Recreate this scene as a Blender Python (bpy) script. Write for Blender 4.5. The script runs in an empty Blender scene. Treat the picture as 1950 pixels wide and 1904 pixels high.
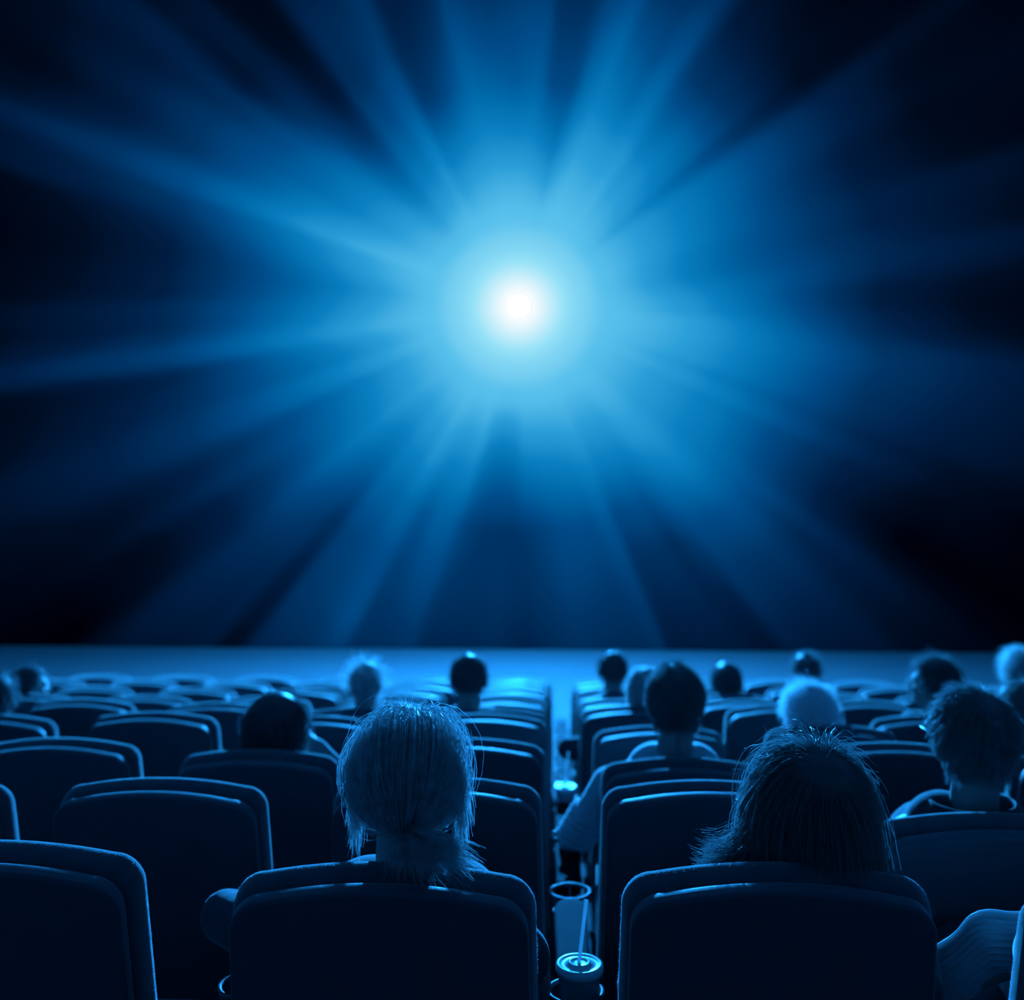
import bpy, math, random
import numpy as np
from mathutils import Vector, Matrix
random.seed(7); rng = np.random.default_rng(7)
scene = bpy.context.scene
C = scene.collection

# ------------------------------------------------------------------ camera, world, exposure
F = 2300.0                      # focal length in px of the 1950 px wide frame
YAW = math.atan(85/F)
HOR = 780.0                     # image row of the horizon
cam_d = bpy.data.cameras.new('camera'); cam = bpy.data.objects.new('camera', cam_d); C.objects.link(cam)
cam_d.sensor_fit = 'HORIZONTAL'; cam_d.sensor_width = 36.0
cam_d.lens = F/1950*36.0
cam_d.shift_y = -(952-HOR)/1950.0
cam_d.clip_start = 0.05; cam_d.clip_end = 100
cam.rotation_euler = (math.pi/2, 0, YAW)
cam_d.dof.use_dof = True
cam_d.dof.focus_distance = 2.08
cam_d.dof.aperture_fstop = (cam_d.lens/1000)/0.0165
scene.camera = cam
scene.view_settings.view_transform = 'Standard'
scene.view_settings.look = 'None'
scene.view_settings.gamma = 1.0
scene.view_settings.exposure = 0.0
scene.view_settings.use_curve_mapping = False
w = bpy.data.worlds.new('world'); scene.world = w; w.use_nodes = True
w.node_tree.nodes['Background'].inputs[0].default_value = (0.0, 0.02, 0.06, 1)
w.node_tree.nodes['Background'].inputs[1].default_value = 0.3
try:
    scene.cycles.use_denoising = True
    scene.cycles.max_bounces = 12
    scene.cycles.diffuse_bounces = 8
    scene.cycles.transmission_bounces = 12
    scene.cycles.sample_clamp_indirect = 6.0
    scene.cycles.caustics_reflective = False; scene.cycles.caustics_refractive = False
except Exception: pass

def hall(px, py, y):
    """photo pixel -> point of the hall on the plane at hall depth y"""
    k = (px-975)/F
    d = y/(k*math.sin(YAW)+math.cos(YAW))
    return Vector((d*(k*math.cos(YAW)-math.sin(YAW)), y, -(py-HOR)/F*d))

SCREEN_Y = 15.4
BURST = hall(988, 583, SCREEN_Y)
ADDED_LIGHT_POWER = 262000.0             # radiance scale of the light added at the burst's centre
FLOOR_Z = -3.06

# ------------------------------------------------------------------ materials
def mat(name):
    m = bpy.data.materials.new(name); m.use_nodes = True
    nt = m.node_tree; return m, nt, nt.nodes['Principled BSDF']
def simple(name, col, rough=.6, sheen=0., spec=.3, noise=0., nscale=40., metal=0., bump=0., bscale=400., transl=0., sheen_rough=.35):
    m, nt, b = mat(name)
    b.inputs['Roughness'].default_value = rough
    b.inputs['Specular IOR Level'].default_value = spec
    b.inputs['Metallic'].default_value = metal
    if sheen:
        b.inputs['Sheen Weight'].default_value = sheen
        b.inputs['Sheen Roughness'].default_value = sheen_rough
    tc = nt.nodes.new('ShaderNodeTexCoord')
    n = nt.nodes.new('ShaderNodeTexNoise'); n.inputs['Scale'].default_value = nscale; n.inputs['Detail'].default_value = 4
    nt.links.new(tc.outputs['Object'], n.inputs['Vector'])
    r = nt.nodes.new('ShaderNodeValToRGB')
    r.color_ramp.elements[0].position = .3; r.color_ramp.elements[1].position = .7
    a = 1-noise
    r.color_ramp.elements[0].color = (col[0]*a, col[1]*a, col[2]*a, 1)
    r.color_ramp.elements[1].color = (col[0], col[1], col[2], 1)
    nt.links.new(n.outputs['Fac'], r.inputs[0]); nt.links.new(r.outputs[0], b.inputs['Base Color'])
    if bump:
        n2 = nt.nodes.new('ShaderNodeTexNoise'); n2.inputs['Scale'].default_value = bscale
        nt.links.new(tc.outputs['Object'], n2.inputs['Vector'])
        bp = nt.nodes.new('ShaderNodeBump'); bp.inputs['Strength'].default_value = bump; bp.inputs['Distance'].default_value = .002
        nt.links.new(n2.outputs['Fac'], bp.inputs['Height']); nt.links.new(bp.outputs[0], b.inputs['Normal'])
    if transl:
        t = nt.nodes.new('ShaderNodeBsdfTranslucent'); nt.links.new(r.outputs[0], t.inputs[0])
        mx = nt.nodes.new('ShaderNodeMixShader'); mx.inputs[0].default_value = transl
        out = nt.nodes['Material Output']
        nt.links.new(b.outputs[0], mx.inputs[1]); nt.links.new(t.outputs[0], mx.inputs[2]); nt.links.new(mx.outputs[0], out.inputs[0])
    return m
M = {}
M['velvet'] = simple('seat_velvet', (.12,.12,.14), .8, sheen=1.0, spec=.1, noise=.25, nscale=30, bump=.4, bscale=900)
M['shell'] = simple('seat_shell', (.10,.10,.12), .55, sheen=.6, spec=.35, noise=.15, nscale=20, bump=.15, bscale=700)
M['fuzz'] = simple('fabric_fuzz', (.6,.6,.65), .6, spec=.3, transl=.5)
M['plastic'] = simple('armrest_plastic', (.010,.010,.012), .85, spec=.06, noise=.1)
M['ring'] = simple('cup_ring_plastic', (.12,.12,.14), .55, spec=.25)
M['steel'] = simple('dark_steel', (.12,.12,.13), .4, metal=.6)
M['carpet'] = simple('dark_carpet', (.10,.10,.12), .95, spec=.1, noise=.4, nscale=60, bump=.5, bscale=300)
M['stagefloor'] = simple('polished_floor', (.095,.095,.10), .7, spec=.08, noise=.08, nscale=1.5)
M['wall'] = simple('dark_wall_fabric', (.11,.11,.12), .9, spec=.1, noise=.3, nscale=8)
M['paper'] = simple('paper_cup', (.3,.3,.33), .5, spec=.4)
M['lid'] = simple('cup_lid_plastic', (.8,.8,.82), .3, spec=.5, transl=.3)
M['straw'] = simple('straw_plastic', (.95,.95,.95), .4, spec=.4, transl=.6)
M['skin'] = simple('skin', (.34,.28,.26), .5, spec=.35, noise=.08, nscale=30)
M['eye'] = simple('eye_white', (.40,.40,.40), .25, spec=.3)
M['blond'] = simple('blond_hair', (.88,.87,.86), .45, spec=.5, noise=.5, nscale=60, transl=.5)
M['brown'] = simple('brown_hair', (.30,.30,.30), .42, spec=.5, noise=.3, nscale=60, transl=.5)
M['dark'] = simple('dark_hair', (.17,.17,.18), .42, spec=.5, noise=.3, nscale=60, transl=.4)
M['grey'] = simple('grey_hair', (.30,.30,.31), .42, spec=.5, noise=.3, nscale=60, transl=.45)
M['white'] = simple('white_hair', (.97,.97,.97), .5, spec=.4, noise=.05, nscale=60, transl=.5)
M['jacket'] = simple('dark_jacket', (.05,.05,.06), .85, sheen=.3, spec=.2, noise=.2)
M['shirt'] = simple('grey_shirt', (.32,.32,.34), .85, sheen=.5, spec=.2, noise=.2)
M['trousers'] = simple('dark_trousers', (.08,.08,.1), .9, spec=.1, noise=.2)
M['knit'] = simple('ribbed_knit', (.62,.62,.64), .85, sheen=.8, spec=.2, noise=.15)
M['frame'] = simple('spectacle_frame', (.5,.5,.5), .2, spec=.8, metal=.5)
M['band'] = simple('hair_tie', (.05,.05,.06), .7)

# ------------------------------------------------------------------ helpers
def mesh_obj(name, verts, faces, material, parent=None, smooth=True):
    me = bpy.data.meshes.new(name); me.from_pydata([tuple(v) for v in verts], [], [tuple(f) for f in faces]); me.update()
    if smooth: me.polygons.foreach_set('use_smooth', [True]*len(me.polygons))
    if material: me.materials.append(material)
    o = bpy.data.objects.new(name, me); C.objects.link(o)
    if parent: o.parent = parent
    return o
def link_mesh(name, me, parent=None):
    o = bpy.data.objects.new(name, me); C.objects.link(o)
    if parent: o.parent = parent
    return o
def thing(name, label, cat, loc=(0,0,0), rotz=0, group=None):
    o = bpy.data.objects.new(name, None); C.objects.link(o); o.empty_display_size = .1
    o.location = loc; o.rotation_euler = (0,0,rotz); o['label'] = label; o['category'] = cat
    if group: o['group'] = group
    return o
def box(x0,x1,y0,y1,z0,z1):
    v = [(x,y,z) for x in (x0,x1) for y in (y0,y1) for z in (z0,z1)]
    f = [(0,1,3,2),(4,6,7,5),(0,4,5,1),(2,3,7,6),(0,2,6,4),(1,5,7,3)]
    return v, f
class MB:
    def __init__(s): s.v=[]; s.f=[]
    def add(s, v, f):
        n=len(s.v); s.v += [tuple(a) for a in v]; s.f += [tuple(i+n for i in q) for q in f]; return s
    def tube(s, pts, radii, sides=10, caps=True):
        pts=[Vector(p) for p in pts]; n=len(pts)
        if not hasattr(radii,'__len__'): radii=[radii]*n
        v=[];f=[]; up=None
        for i,p in enumerate(pts):
            t=(pts[min(i+1,n-1)]-pts[max(i-1,0)]).normalized()
            if up is None:
                up = Vector((0,0,1)) if abs(t.z)<.9 else Vector((1,0,0))
            a=(up-t*up.dot(t)).normalized(); up=a; b=t.cross(a)
            for k in range(sides):
                an=2*math.pi*k/sides
                v.append(p+(a*math.cos(an)+b*math.sin(an))*radii[i])
        for i in range(n-1):
            for k in range(sides):
                k2=(k+1)%sides
                f.append((i*sides+k,i*sides+k2,(i+1)*sides+k2,(i+1)*sides+k))
        if caps:
            f.append(tuple(range(sides))[::-1]); f.append(tuple((n-1)*sides+k for k in range(sides)))
        return s.add(v,f)
    def lathe(s, prof, c=(0,0,0), sides=32):
        v=[];f=[];n=len(prof)
        for r,z in prof:
            for k in range(sides):
                a=2*math.pi*k/sides; v.append((c[0]+r*math.cos(a),c[1]+r*math.sin(a),c[2]+z))
        for i in range(n-1):
            for k in range(sides):
                k2=(k+1)%sides; f.append((i*sides+k,i*sides+k2,(i+1)*sides+k2,(i+1)*sides+k))
        f.append(tuple(range(sides))[::-1]); f.append(tuple((n-1)*sides+k for k in range(sides)))
        return s.add(v,f)
    def torus(s, c, R, r, n=48, m=10):
        v=[];f=[]
        for i in range(n):
            a=2*math.pi*i/n
            for k in range(m):
                b=2*math.pi*k/m
                v.append((c[0]+(R+r*math.cos(b))*math.cos(a), c[1]+(R+r*math.cos(b))*math.sin(a), c[2]+r*math.sin(b)))
        for i in range(n):
            for k in range(m):
                f.append((i*m+k,((i+1)%n)*m+k,((i+1)%n)*m+(k+1)%m,i*m+(k+1)%m))
        return s.add(v,f)
    def build(s,name,material,parent=None,smooth=True): return mesh_obj(name,s.v,s.f,material,parent,smooth)

# ------------------------------------------------------------------ the screen with its starburst picture
def burst_levels():
    import bisect
    W,H = 988,583
    outer=[]
    def o(dx,dy,L): outer.append((math.degrees(math.atan2(dy,dx))%360, math.hypot(dx,dy), L))
    for x,L in [(0,.5),(100,1),(200,1.8),(240,2.2),(290,1.2),(380,1.4),(420,.8),(510,.6),(530,1.5),(560,2.2),(640,2.3),(690,3.2),(720,2.2),(760,2),(810,2.2),(850,3.6),(890,3.2),(930,3),(1000,3.5),(1050,3.5),(1062,2.7),(1120,2.7),(1170,3.8),(1210,4.2),(1250,3),(1320,2.8),(1360,3),(1410,1.8),(1430,1),(1500,.7),(1550,.3),(1740,.35),(1790,.9),(1830,.9),(1880,.35)]:
        o(x-W, H, L)
    for y,L in [(85,.3),(110,.6),(160,1.0),(180,1.5),(200,2),(250,1.4),(300,1.5),(325,.9),(340,.5),(450,.3),(560,.6),(590,1.2),(640,1.0),(690,1.6),(715,2.2),(735,2.1),(748,.8),(800,.8),(870,1),(930,1.4),(990,1.2),(1030,.8),(1080,.7),(1120,.3),(1180,0)]:
        o(-W, H-y, L)
    for y,L in [(50,.4),(100,.7),(180,.5),(250,.3),(300,1.2),(350,1),(400,.7),(460,1.5),(520,.7),(560,.5),(590,.3),(640,.5),(700,1.8),(750,1.6),(830,1.4),(900,1.1),(950,.6),(1000,.1),(1180,0)]:
        o(1950-W, H-y, L)
    for x,L in [(150,0),(200,.6),(240,1.5),(380,1.5),(420,1.8),(450,1),(480,1),(500,2.5),(600,3),(650,3.7),(675,3.3),(690,2.7),(740,2.8),(790,3.2),(810,2.5),(900,2.6),(940,2.8),(1000,2.4),(1100,3.1),(1150,2.8),(1200,2.6),(1245,2.8),(1265,1.8),(1380,1.8),(1430,1.2),(1450,1.2),(1480,2),(1550,1.6),(1650,1.3),(1700,.7),(1830,.5),(1880,.1),(1930,0)]:
        o(x-W, H-1200, L)
    mid=[]
    def m(dx,dy,L): mid.append((math.degrees(math.atan2(dy,dx))%360, math.hypot(dx,dy), L))
    for p,L in [(0,4.3),(100,4.3),(200,3.6),(300,3.4),(350,3.8),(400,4.5),(500,5),(570,5.8),(620,5.4),(650,5.6),(720,6.1),(800,6.4),(850,6.6),(1000,6.6),(1100,6.1),(1130,5.7),(1200,6.6),(1260,7),(1400,6.5),(1490,6.5),(1550,5.8),(1650,5.6),(1750,4.8),(1820,4.4),(1880,3.5),(1945,3.3)]:
        m(-400+p*.41026, 300, L)
    for p,L in [(5,4.2),(80,4.8),(150,4.7),(250,4.6),(330,4.8),(400,5.5),(500,5.8),(560,6.4),(640,6),(700,6),(770,6.4),(820,5.4),(880,5),(950,5.2),(1000,5.9),(1150,6),(1300,6.2),(1350,5.8),(1500,5.6),(1600,6),(1700,6),(1800,5.6),(1900,5)]:
        m(-400+p*.41026, -300, L)
    for p,L in [(100,4.8),(250,5.1),(350,5.9),(420,6.4),(500,6.9),(560,6.3),(680,6),(750,5.6),(830,5.3),(900,5.6),(1000,6),(1080,6.4),(1130,6.5),(1220,5.7),(1300,5.3),(1380,5.6),(1450,5.4),(1530,4.6),(1700,4.5)]:
        m(-380, 300-p/3.173, L)
    for p,L in [(80,4.2),(150,4.7),(350,5),(500,5.1),(600,4.9),(700,4.9),(760,5),(850,5.6),(920,6),(1000,6.2),(1050,6.6),(1150,6.6),(1250,6.4),(1330,6.2),(1380,5.8),(1420,5.9),(1480,6),(1550,5.5),(1650,5.4)]:
        m(380, 300-p/3.173, L)
    far=[]
    def q(dx,dy,L): far.append((math.degrees(math.atan2(dy,dx))%360, math.hypot(dx,dy), L))
    for p,L in [(0,2.0),(100,1.9),(200,1.8),(320,2.1),(450,1.5),(540,1.3),(650,1.8),(750,1.5),(860,.9),(920,1.0),(970,1.6),(1030,2.5),(1150,2.7),(1230,3.4),(1310,3.5),(1370,2.5),(1430,2.3),(1520,3),(1600,4),(1680,4.7),(1760,4.6),(1850,4.5),(1945,4.3)]:
        q(-700+p*.359,430,L)
    for p,L in [(0,4.4),(100,4.6),(160,4.0),(190,3.6),(300,3.6),(360,4.8),(450,5.4),(550,5),(650,4.3),(750,4.6),(800,4.4),(850,3.5),(950,2.9),(1050,2.3),(1150,2),(1230,1.5),(1300,1.4),(1400,1.1),(1520,.8),(1620,.8),(1700,1.4),(1780,1.2),(1900,1)]:
        q(p*.359,430,L)
    for p,L in [(0,1.2),(170,.9),(250,1.4),(350,1.6),(450,2.2),(570,2.6),(700,2.7),(850,2.6),(920,2.2),(960,2.6),(1010,3.3),(1150,3.6),(1250,4),(1330,4),(1400,3.5),(1440,3.8),(1500,4.3),(1590,4.2),(1650,3.4),(1750,3),(1945,2.9)]:
        q(-700+p*.359,-427,L)
    for p,L in [(0,3),(100,3.3),(200,3.7),(300,3.8),(400,3.6),(460,3.9),(510,3.8),(550,3),(700,3),(780,2.7),(860,3.3),(950,3.6),(1100,3.3),(1250,3.1),(1350,2.8),(1450,2.3),(1600,2.2),(1700,1.2),(1800,.7),(1900,.2)]:
        q(p*.359,-427,L)
    for p,L in [(150,2.2),(350,2.1),(480,2.3),(560,2.8),(650,3.3),(800,3.4),(880,2.8),(980,2.6),(1080,2.3),(1180,2),(1300,1.7),(1450,1.6),(1600,1.8),(1750,1.8),(1850,2.1)]:
        q(-695,430-p*.226,L)
    for p,L in [(0,2.3),(150,2.2),(300,2.7),(400,3.2),(480,3.2),(540,2.4),(620,1.8),(750,2),(900,2.1),(1150,2.4),(1300,2.3),(1420,1.9),(1520,1.4),(1650,1.3),(1800,1.5)]:
        q(-695,-p*.224,L)
    for p,L in [(100,.9),(250,1),(350,.8),(480,.7),(600,.9),(750,1.1),(850,1.4),(950,1.6),(1050,1.7),(1150,1.7),(1300,2),(1450,2.2),(1550,2.2),(1650,2),(1750,1.6),(1850,1.5)]:
        q(700,430-p*.226,L)
    for p,L in [(0,1.6),(100,1.9),(250,2.2),(380,2.7),(500,2.8),(600,2.7),(800,2.3),(950,2.1),(1100,1.8),(1200,1.5),(1350,1.5),(1450,1.1),(1550,.8),(1700,.5),(1850,.1)]:
        q(700,-p*.224,L)
    def per(lst):
        lst.sort(); a=np.array(lst)
        return (np.concatenate([a[:,0]-360,a[:,0],a[:,0]+360]), np.tile(a[:,1],3), np.tile(a[:,2],3))
    oa,orr,oL = per(outer); ma,mr,mL = per(mid); fa,fr_,fL = per(far)
    mmean = 5.5
    def level(th, r):
        ro=np.interp(th,oa,orr); Lo=np.interp(th,oa,oL); rm=np.interp(th,ma,mr); Lm=np.interp(th,ma,mL)
        r0=180.; L0=7.9+.12*(Lm-mmean)
        if r<=rm: return L0+(Lm-L0)*(r-r0)/(rm-r0)
        rf=np.interp(th,fa,fr_); Lf=np.interp(th,fa,fL)
        if r<=rf: return Lm+(Lf-Lm)*((r-rm)/(rf-rm))**.9
        if r<=ro: return Lf+(Lo-Lf)*(r-rf)/(ro-rf)
        return Lo*math.exp(-(r-ro)/260.)
    return level

def build_screen():
    level = burst_levels()
    S = 1/ (F/ (SCREEN_Y))       # metres per photo px on the screen
    m = bpy.data.materials.new('starburst_picture'); m.use_nodes=True; nt=m.node_tree; N=nt.nodes; Lk=nt.links
    N.clear()
    out=N.new('ShaderNodeOutputMaterial'); em=N.new('ShaderNodeEmission'); Lk.new(em.outputs[0],out.inputs[0])
    tc=N.new('ShaderNodeTexCoord'); sp=N.new('ShaderNodeSeparateXYZ'); Lk.new(tc.outputs['Object'],sp.inputs[0])
    def math_(op,a,b=None,clamp=False):
        n=N.new('ShaderNodeMath'); n.operation=op; n.use_clamp=clamp
        for i,v in enumerate((a,b)):
            if v is None: continue
            if isinstance(v,(int,float)): n.inputs[i].default_value=v
            else: Lk.new(v,n.inputs[i])
        return n.outputs[0]
    x2=math_('MULTIPLY',sp.outputs['X'],sp.outputs['X']); z2=math_('MULTIPLY',sp.outputs['Z'],sp.outputs['Z'])
    r=math_('DIVIDE',math_('SQRT',math_('ADD',x2,z2)),S)        # radius in photo px
    th=math_('ARCTAN2',sp.outputs['Z'],sp.outputs['X'])
    up=math_('DIVIDE',th,math.pi,True); lo=math_('DIVIDE',math_('MULTIPLY',th,-1.0),math.pi,True)
    isup=math_('GREATER_THAN',th,0.0)
    radii=[180,260,340,430,540,680,850,1050,1350]
    def curve(inp, vals):
        n=N.new('ShaderNodeFloatCurve'); c=n.mapping.curves[0]; k=len(vals)
        c.points[0].location=(0,vals[0]); c.points[1].location=(1,vals[-1])
        for i in range(1,k-1): c.points.new(i/(k-1),vals[i])
        for p in c.points: p.handle_type='AUTO_CLAMPED'
        n.mapping.use_clip=False; n.mapping.update(); Lk.new(inp,n.inputs['Value']); return n.outputs[0]
    def mixv(f,a,b):
        n=N.new('ShaderNodeMix'); n.data_type='FLOAT'; Lk.new(f,n.inputs[0]); Lk.new(a,n.inputs[2]); Lk.new(b,n.inputs[3]); return n.outputs[0]
    K=121; cur=None
    # centre profile
    prof=[(0,10),(14,10),(30,9.85),(60,9.35),(85,9),(110,8.6),(150,8.2),(180,7.9)]
    cp=curve(math_('DIVIDE',r,180.0,True), [float(np.interp(i/36*180,[p[0] for p in prof],[p[1] for p in prof]))/10 for i in range(37)])
    prev=None
    for i,R in enumerate(radii):
        a=curve(up,[max(0,level(180*j/(K-1),R))/10 for j in range(K)])
        b=curve(lo,[max(0,level(360-180*j/(K-1),R))/10 for j in range(K)])
        v=mixv(isup,b,a)
        if prev is None: cur=v
        else:
            R0=radii[i-1]; f=math_('DIVIDE',math_('SUBTRACT',r,float(R0)),float(R-R0),True)
            cur=mixv(f,cur,v)
        prev=v
    f0=math_('DIVIDE',math_('SUBTRACT',r,140.0),60.0,True)
    cur=mixv(f0,cp,cur)
    ramp=N.new('ShaderNodeValToRGB'); Lk.new(cur,ramp.inputs[0])
    cols=[(0,0,6),(0,13,34),(0,30,68),(0,52,102),(0,76,138),(0,104,168),(10,128,194),(42,158,216),(88,192,236),(150,226,248),(255,255,255)]
    lin=lambda c:((c/255+.055)/1.055)**2.4 if c>10.3 else c/255/12.92
    el=ramp.color_ramp.elements
    el[0].position=0; el[0].color=(*[lin(c) for c in cols[0]],1); el[1].position=1; el[1].color=(*[lin(c) for c in cols[-1]],1)
    for i in range(1,10):
        e=el.new(i/10); e.color=(*[lin(c) for c in cols[i]],1)
    Lk.new(ramp.outputs[0],em.inputs[0]); em.inputs[1].default_value=1.0
    x0,x1,z0,z1=-8.6,7.6,FLOOR_Z+.01,5.7
    v,f=box(x0-BURST.x,x1-BURST.x,0,.06,z0-BURST.z,z1-BURST.z)
    blk=simple('screen_edge_black',(.02,.02,.02),.8)
    t=thing('cinema_screen','huge cinema screen showing a blue starburst of light beams on black','screen',BURST)
    o=mesh_obj('picture',v,f,m,t,False)
    mb=MB()
    for (a,b,c,d) in ((x0-.3,x0,z0,z1+.3),(x1,x1+.3,z0,z1+.3),(x0,x1,z1,z1+.3)):
        mb.add(*box(a-BURST.x,b-BURST.x,-.05,.1,c-BURST.z,d-BURST.z))
    mb.build('border',blk,t,False)
build_screen()
# glowing disc added before the burst's centre to light chairs and audience
def build_added_light():
    m=bpy.data.materials.new('added_light'); m.use_nodes=True; nt=m.node_tree; nt.nodes.clear()
    out=nt.nodes.new('ShaderNodeOutputMaterial'); em=nt.nodes.new('ShaderNodeEmission'); nt.links.new(em.outputs[0],out.inputs[0])
    em.inputs[0].default_value=(.014,.31,1.0,1); em.inputs[1].default_value=ADDED_LIGHT_POWER
    R=.11
    N=nt.nodes; tc=N.new('ShaderNodeTexCoord'); sp=N.new('ShaderNodeSeparateXYZ'); nt.links.new(tc.outputs['Object'],sp.inputs[0])
    def mt(op,a,b):
        n=N.new('ShaderNodeMath'); n.operation=op
        for i,v in enumerate((a,b)):
            if isinstance(v,(int,float)): n.inputs[i].default_value=v
            else: nt.links.new(v,n.inputs[i])
        return n.outputs[0]
    r2=mt('ADD',mt('POWER',mt('ABSOLUTE',sp.outputs['X'],0),2),mt('POWER',mt('ABSOLUTE',sp.outputs['Z'],0),2))
    fo=mt('POWER',mt('MAXIMUM',mt('SUBTRACT',1.0,mt('DIVIDE',r2,R*R)),0.0),3)
    nt.links.new(mt('ADD',mt('MULTIPLY',fo,ADDED_LIGHT_POWER),1.0),em.inputs[1])
    mb=MB()
    prof=[(R,0),(R*.97,-.006),(R*.9,-.012),(R*.8,-.02),(R*.6,-.03),(R*.4,-.038),(R*.2,-.042)]
    v=[];f=[];n=32
    for (r,y) in prof:
        for k in range(n): v.append((r*math.cos(2*math.pi*k/n),y,r*math.sin(2*math.pi*k/n)))
    for i in range(len(prof)-1):
        for k in range(n): f.append((i*n+k,i*n+(k+1)%n,(i+1)*n+(k+1)%n,(i+1)*n+k))
    f.append(tuple((len(prof)-1)*n+k for k in range(n)))
    o=mesh_obj('added_burst_light',v,f,m); o.location=BURST+Vector((0,-.012,0))
    o['label']='small round blinding white light added at the centre of the blue starburst'; o['category']='light'
build_added_light()

# ------------------------------------------------------------------ rows
PITCH=.642; X0=.036; ROW=.893; NR=9
def row_y(n): return 1.895+ROW*(n-1)
def row_floor(n): return -.365-.1826*(row_y(n)+.10)-1.0
def row_x(i): return X0+(i+.5)*PITCH

# ------------------------------------------------------------------ the hall
def structure(o): o['kind']='structure'; return o
XL,XR,YB,ZT=-9.6,8.6,-5.0,6.4
v,f=box(XL,XR,row_y(NR)+.9,SCREEN_Y+1.2,FLOOR_Z-.1,FLOOR_Z); fl=structure(mesh_obj('floor',v,f,M['stagefloor'],None,False))
for n in range(-4,NR+1):
    if n<NR: v,f=box(XL,XR,row_y(n)-.02,row_y(n)+ROW-.02,-4.6,row_floor(n))
    else: v,f=box(XL,XR,row_y(n)-.02,row_y(n)+.9,-4.6,row_floor(n))
    if n==-4: v,f=box(XL,XR,YB,row_y(n)+ROW-.02,-4.6,row_floor(n))
    mesh_obj('step',v,f,M['carpet'],fl,False)
v,f=box(XL-.2,XL,YB,SCREEN_Y+1.2,-4.6,ZT); structure(mesh_obj('wall_left',v,f,M['wall'],None,False))
v,f=box(XR,XR+.2,YB,SCREEN_Y+1.2,-4.6,ZT); structure(mesh_obj('wall_right',v,f,M['wall'],None,False))
v,f=box(XL,XR,YB-.2,YB,-4.6,ZT); structure(mesh_obj('wall_back',v,f,M['wall'],None,False))
v,f=box(XL,XR,SCREEN_Y+1.2,SCREEN_Y+1.4,-4.6,ZT); structure(mesh_obj('wall_front',v,f,M['wall'],None,False))
v,f=box(XL-.2,XR+.2,YB-.2,SCREEN_Y+1.4,ZT,ZT+.2); structure(mesh_obj('ceiling',v,f,M['wall'],None,False))

# ------------------------------------------------------------------ seats
def outline(hw, H, zb, crown=.022, rc=.045, taper=.0, n=10):
    """closed outline in XZ, counter-clockwise seen from -Y: bottom, right side, crowned top, left side"""
    pts=[]
    def top(x): return H-crown*(x/(hw-rc))**2
    xs=hw-rc; zt=top(xs)
    pts_r=[]
    for k in range(8): # right side upwards
        t=k/7; pts_r.append((hw+taper*(1-t), zb+(zt-rc-zb)*t))
    for k in range(1,8):
        a=math.pi/2*k/8
        pts_r.append((xs+rc*math.cos(a), zt-rc+rc*math.sin(a)-.004*math.sin(a)*(1-math.sin(a))))
    for k in range(n+1):
        x=xs*(1-k/n); pts_r.append((x, top(x)))
    # top() slope meets the arc
    pts=pts_r+[(-x,z) for x,z in pts_r[-2::-1]]
    nb=6
    for k in range(1,nb): pts.append((-(hw+taper)+2*(hw+taper)*k/nb, zb))
    return pts
def slab(pts, y0, y1, fr, ff, nf=5, bulge=0.0, ir=None, side=1.0):
    """thick plate with rounded rims: fr rear fillet, ff front fillet"""
    P=np.array(pts); n=len(P)
    nx=np.roll(P,-1,0)-np.roll(P,1,0); nrm=np.stack([nx[:,1],-nx[:,0]],1); nrm/=np.linalg.norm(nrm,axis=1)[:,None]
    ir=fr if ir is None else ir
    rings=[(y0+fr*(1-math.cos(math.pi/2*k/nf)), ir*(1-math.sin(math.pi/2*k/nf))) for k in range(nf+1)]
    rings+=[(y1-ff*(1-math.sin(math.pi/2*k/nf)), ff*(1-math.cos(math.pi/2*k/nf))) for k in range(nf+1)]
    v=[];f=[]
    for ri,(y,ins) in enumerate(rings):
        sc=(side+(1-side)*np.clip(nrm[:,1:2],0,1)) if ri<=nf else 1.0
        Q=P-nrm*ins*sc
        for q in Q: v.append((q[0],y,q[1]))
    for i in range(len(rings)-1):
        for k in range(n): f.append((i*n+k,(i+1)*n+k,(i+1)*n+(k+1)%n,i*n+(k+1)%n))
    # caps with inner rings for a soft surface
    def cap(base,y,sgn):
        prev=base; cen=P.mean(0)
        for s in (.8,.5,.2):
            b=len(v)
            for k in range(n):
                q=v[base+k]; 
                v.append((cen[0]+(q[0]-cen[0])*s, y+sgn*bulge*(1-s*s), cen[1]+(q[2]-cen[1])*s))
            for k in range(n):
                q=(prev+k,prev+(k+1)%n,b+(k+1)%n,b+k)
                f.append(q if sgn<0 else q[::-1])
            prev=b
        q=tuple(prev+k for k in range(n)); f.append(q if sgn<0 else q[::-1])
    cap(0,y0,-1); cap((len(rings)-1)*n,y1,1)
    return v,f
RECL=math.radians(11)
def lean(v, a=RECL, pz=.42, py=0.0):
    """lean the back: the top goes towards -y about the pivot at height pz; top rear edge ends near y=0"""
    out=[]
    off=math.sin(a)*(1.0-pz)
    for (x,y,z) in v:
        dz=z-pz
        out.append((x, y*math.cos(a)-dz*math.sin(a)+off, pz+dz*math.cos(a)+y*math.sin(a)))
    return out
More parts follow.
